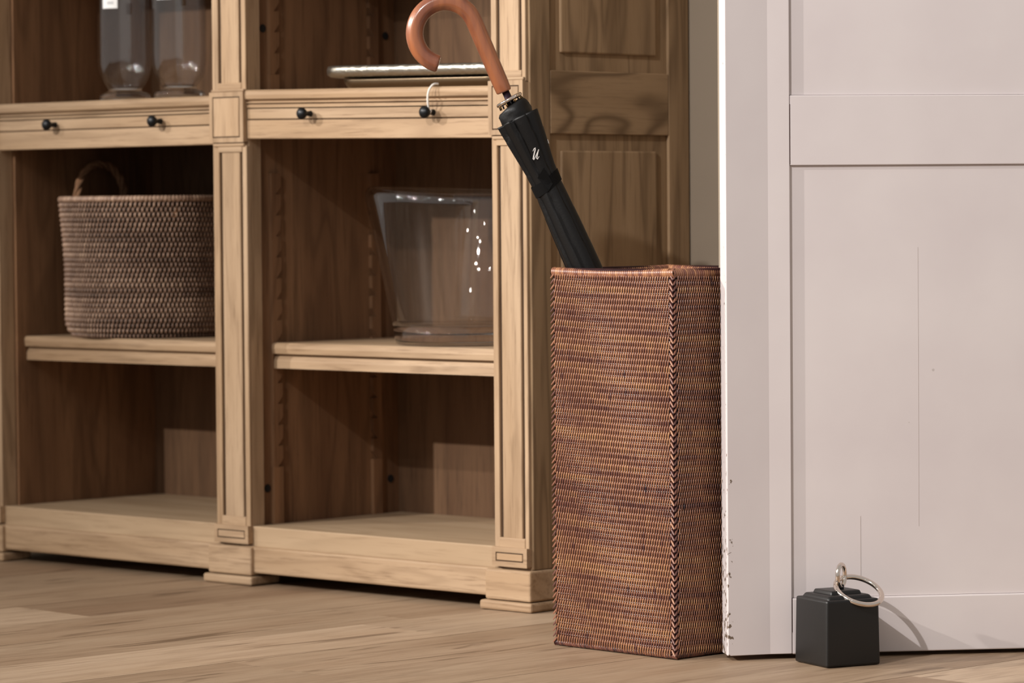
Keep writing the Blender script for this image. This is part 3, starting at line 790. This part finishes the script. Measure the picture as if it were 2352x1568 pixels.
# ------------------------------------------------------------------ umbrella, leaning in the tall basket
def umbrella():
    PM = Vector((.3675, -.2695, 0))
    rz = -YAW
    e = empty('umbrella', PM, rz)             # local x = along its lean, z = up
    ax = Vector((-.4015, 0, .9159)).normalized()   # axis, from the tip to the handle
    P0 = Vector((-.0086, 0, .587))
    at = lambda z: P0+ax*((z-.587)/ax.z)
    sx = Vector((0, 1, 0)).cross(ax).normalized(); sy = Vector((0, 1, 0))
    # shaft
    tube('shaft', [at(.022), at(.1), at(.5), at(.862)], [.004, .0062, .0062, .0058], steel_dark, e, 12)
    # furled canopy: pleated tube
    prof = [(.030, .008), (.06, .013), (.2, .0205), (.40, .0255), (.587, .0262), (.640, .0255), (.690, .0240), (.716, .0228), (.735, .0245), (.770, .0295), (.805, .0345), (.8165, .0358)]
    n = 96; vs_, fs_ = [], []
    fine = []
    for i in range(len(prof)-1):
        (za, ra), (zb, rb) = prof[i], prof[i+1]
        for k in range(5): fine.append((za+(zb-za)*k/5, ra+(rb-ra)*k/5))
    fine.append(prof[-1])
    top_i = len(fine)-1
    for zi, (z, rr) in enumerate(fine):
        c = at(z)
        for k in range(n):
            a = 2*math.pi*k/n
            tw = a + 1.1*(z-.5)
            f = (tw*8/(2*math.pi)) % 1.0
            open_ = max(0, (z-.70)/.115) if z > .70 else .35
            pleat = 1 - (.10+.16*open_)*(1-f)**1.6 + .02
            w = rr*pleat
            slant = .0015*math.cos(a+.35)*max(0, (z-.79)/.0265)     # the hem is cut on a slant
            p = c+(sx*math.cos(a)+sy*math.sin(a))*w + ax*slant
            vs_.append(tuple(p))
    for i in range(len(fine)-1):
        for k in range(n):
            l = (k+1) % n; fs_.append((i*n+k, i*n+l, (i+1)*n+l, (i+1)*n+k))
    # inner return at the hem
    ct = at(.8165)-ax*.012
    b0 = len(vs_)
    for k in range(n):
        a = 2*math.pi*k/n; vs_.append(tuple(ct+(sx*math.cos(a)+sy*math.sin(a))*.022))
    for k in range(n):
        l = (k+1) % n; fs_.append((top_i*n+k, top_i*n+l, b0+l, b0+k))
    me = bpy.data.meshes.new('canopy'); me.from_pydata(vs_, [], fs_)
    o = link('canopy', me, cloth_black, e, False)
    me.polygons.foreach_set('use_smooth', [True]*len(me.polygons))
    # gathered cloth collar
    vs_, fs_ = [], []; zz = [(.795, .0262), (.806, .0268), (.8135, .0262), (.820, .0268), (.8265, .0258), (.8315, .0255), (.8355, .0225), (.8370, .0165), (.8365, .006)]
    for z, rr in zz:
        c = at(z)
        for k in range(48):
            a = 2*math.pi*k/48; w = rr*(1+.035*math.sin(a*5+z*300))
            vs_.append(tuple(c+(sx*math.cos(a)+sy*math.sin(a))*w+ax*.0045*math.cos(a+.2)))
    for i in range(len(zz)-1):
        for k in range(48):
            l = (k+1) % 48; fs_.append((i*48+k, i*48+l, (i+1)*48+l, (i+1)*48+k))
    me = bpy.data.meshes.new('collar'); me.from_pydata(vs_, [], fs_); link('collar', me, cloth_black, e, True)
    # metal runner ring, tipped, with brass rib ends
    cR = at(.8450); nR = (ax+sx*-.10+sy*.0).normalized()
    s1 = Vector((0, 1, 0)).cross(nR).normalized(); s2 = nR.cross(s1)
    ring = [cR+(s1*math.cos(2*math.pi*k/40)+s2*math.sin(2*math.pi*k/40))*.0190 for k in range(40)]
    tube('ring', ring, .0030, chrome, e, 10, closed=True)
    dv, df = [], []
    for k in range(40):
        a = 2*math.pi*k/40; dv.append(tuple(cR+nR*.0012+(s1*math.cos(a)+s2*math.sin(a))*.0185)); 
    for k in range(40):
        a = 2*math.pi*k/40; dv.append(tuple(cR-nR*.0012+(s1*math.cos(a)+s2*math.sin(a))*.0185))
    df = [tuple(range(40)), tuple(range(79, 39, -1))]+[(k, (k+1) % 40, 40+(k+1) % 40, 40+k) for k in range(40)]
    me = bpy.data.meshes.new('ring_plate'); me.from_pydata(dv, [], df); link('ring_plate', me, chrome, e)
    for k in range(16):
        a = 2*math.pi*k/16
        p = cR+(s1*math.cos(a)+s2*math.sin(a))*.0182
        tube('rib_end', [p-nR*.001, p-nR*.008+(s1*math.cos(a)+s2*math.sin(a))*.0012], .0013, brass if k % 2 else iron, e, 6)
    # crook handle, eight-sided
    pts = []
    b0 = Vector((-.1292, 0, .8572)); k0 = Vector((-.1757, 0, .9683))
    for i in range(8): pts.append(b0+(k0-b0)*i/8)
    hc = Vector((-.2191, 0, .9475)); rad = (k0-hc).length
    a_s = math.atan2(k0.z-hc.z, k0.x-hc.x)
    a_e = R(257)
    for i in range(37):
        a = a_s+(a_e-a_s)*i/36
        pts.append(hc+Vector((math.cos(a), 0, math.sin(a)))*(rad*(1+.02*math.sin((a-a_s)*1.4))))
    rs = [.0135+.0012*min(1, i/10) for i in range(len(pts))]
    rs[0] = .0130
    hd = tube('handle', pts, rs, handle_mat, e, 8, smooth=False, up=(0, 1, 0))
    bv = hd.modifiers.new('soft', 'BEVEL'); bv.width = .0028; bv.segments = 3; bv.limit_method = 'ANGLE'; bv.angle_limit = R(25)
    hd.data.polygons.foreach_set('use_smooth', [True]*len(hd.data.polygons))
    # strap buttoned round the cloth, with its loose tongue
    st, sf = [], []
    for k in range(48):
        a = 2*math.pi*k/48
        tip = .006*math.sin(a+1.2)
        for dz, rr in ((-.009, .0236), (-.009, .0243), (.009, .0250), (.009, .0243)):
            c = at(.716)+ax*(dz+tip)
            st.append(tuple(c+(sx*math.cos(a)+sy*math.sin(a))*rr))
    for k in range(48):
        l = (k+1) % 48
        for q in range(4): sf.append((k*4+q, l*4+q, l*4+(q+1) % 4, k*4+(q+1) % 4))
    me = bpy.data.meshes.new('strap'); me.from_pydata(st, [], sf); link('strap', me, cloth_strap, e, False)
    on = lambda z, a, r_: at(z)+(sx*math.cos(a)+sy*math.sin(a))*r_
    tv = []
    for r_ in (.0256, .0250):
        tv += [tuple(on(.728, R(-112), r_)), tuple(on(.712, R(-70), r_)), tuple(on(.706, R(-92), r_)), tuple(on(.738, R(-78), r_+.004))]
    tf = [(0, 2, 1), (0, 1, 3), (4, 5, 6), (4, 7, 5), (0, 4, 6, 2), (2, 6, 5, 1), (1, 5, 7, 3), (3, 7, 4, 0)]
    me = bpy.data.meshes.new('strap_tongue'); me.from_pydata(tv, [], tf); link('strap_tongue', me, cloth_strap, e)
    # white script letters printed on the cloth
    def stroke(name, pl, wd):
        """pl: (angle deg, z, weight) on the cloth, laid as a thin flat ribbon"""
        V_, F_ = [], []
        pp = []
        for a, z, wgt in pl:
            rr = .0
            for i in range(len(prof)-1):
                if prof[i][0] <= z <= prof[i+1][0]:
                    tt = (z-prof[i][0])/(prof[i+1][0]-prof[i][0]); rr = prof[i][1]+(prof[i+1][1]-prof[i][1])*tt
            pp.append((on(z, R(a), rr*1.025), on(z, R(a), 1).__sub__(at(z)).normalized(), wgt))
        for i, (p, nn, wgt) in enumerate(pp):
            t = (pp[min(i+1, len(pp)-1)][0]-pp[max(i-1, 0)][0]).normalized(); s = t.cross(nn).normalized()*wd*wgt
            V_ += [tuple(p-s), tuple(p+s), tuple(p+s+nn*.0004), tuple(p-s+nn*.0004)]
        for i in range(len(pp)-1):
            for q in range(4): F_.append((i*4+q, i*4+(q+1) % 4, i*4+4+(q+1) % 4, i*4+4+q))
        F_.append((0, 1, 2, 3)); L_ = (len(pp)-1)*4; F_.append((L_+3, L_+2, L_+1, L_))
        me = bpy.data.meshes.new(name); me.from_pydata(V_, [], F_); return link(name, me, print_white, e)
    A0 = -81
    u = [(-11, .7655, .5), (-8, .7685, 1), (-5.5, .7690, 1), (-5, .7660, 1.3), (-7.5, .7585, 1.4), (-8.5, .7545, 1.3), (-6.5, .7530, .9), (-2, .7570, .7), (2.5, .7620, .7), (4.6, .7645, 1.1), (2.0, .7570, 1.4), (1.4, .7530, 1.3), (4, .7515, .9), (8, .7545, .5)]
    stroke('letter_u', [(A0+a*1.25+(z-.760)*1100, .760+(z-.760)*.92, w) for a, z, w in u], .00060)
    stroke('letter_mark', [(A0+62+a, z, w) for a, z, w in ((0, .772, .8), (2, .769, 1.2), (0, .766, .8))], .0008)
    tag(e, 'furled black umbrella with curved brown wooden handle', 'umbrella')
umbrella()

# ------------------------------------------------------------------ black doorstop with ring
def doorstop():
    c = Vector((.7915, -.1996, 0)); ang = R(-21)
    e = empty('doorstop', c, ang)
    h = .044
    bm = bmesh.new()
    def slab(s0, z0, s1, z1):
        r = bmesh.ops.create_cube(bm, size=1)
        for v in r['verts']:
            s = s0 if v.co.z < 0 else s1
            v.co = Vector((math.copysign(s, v.co.x), math.copysign(s, v.co.y), z0 if v.co.z < 0 else z1))
    slab(.0462, .0005, .0448, .099)
    bmesh.ops.bevel(bm, geom=bm.edges[:], offset=.004, segments=3, profile=.6, affect='EDGES')
    from_bm('block', bm, block_mat, e, True)
    bm = bmesh.new(); slab(.0395, .097, .035, .1048); bmesh.ops.bevel(bm, geom=bm.edges[:], offset=.004, segments=3, profile=.6, affect='EDGES')
    from_bm('top_step', bm, block_mat, e, True)
    bm = bmesh.new(); slab(.027, .1035, .0245, .1105); bmesh.ops.bevel(bm, geom=bm.edges[:], offset=.0025, segments=3, profile=.6, affect='EDGES')
    from_bm('top_step', bm, block_mat, e, True)
    inv = Matrix.Rotation(-ang, 3, 'Z')
    L = lambda v: inv @ (Vector(v)-c)
    ec = Vector((.796, -.1955, .1302)); dirh = (r0*.50+Vector((fw.x, fw.y, 0)).normalized()*.93).normalized()
    pts = [L(ec+dirh*.0135*math.cos(2*math.pi*k/32)+Vector((0, 0, .0165*math.sin(2*math.pi*k/32)))) for k in range(32)]
    tube('eye', pts, .0034, chrome, e, 10, closed=True)
    tube('eye_stem', [L((ec.x, ec.y, .106)), L((ec.x, ec.y, .117))], .0042, iron, e, 10)
    rc = Vector((.8205, -.1850, .1085)); fh = Vector((fw.x, fw.y, 0)).normalized()
    uu = (r0*.966+Vector((0, 0, -.26))).normalized(); vv = (-fh*.885+Vector((0, 0, -.46))); vv = (vv-uu*vv.dot(uu)).normalized()
    pts = [L(rc+(uu*math.cos(2*math.pi*k/56)+vv*math.sin(2*math.pi*k/56))*.0352) for k in range(56)]
    tube('pull_ring', pts, .0040, chrome, e, 12, closed=True)
    tag(e, 'black block doorstop with nickel ring in front of the white door', 'doorstop')
doorstop()
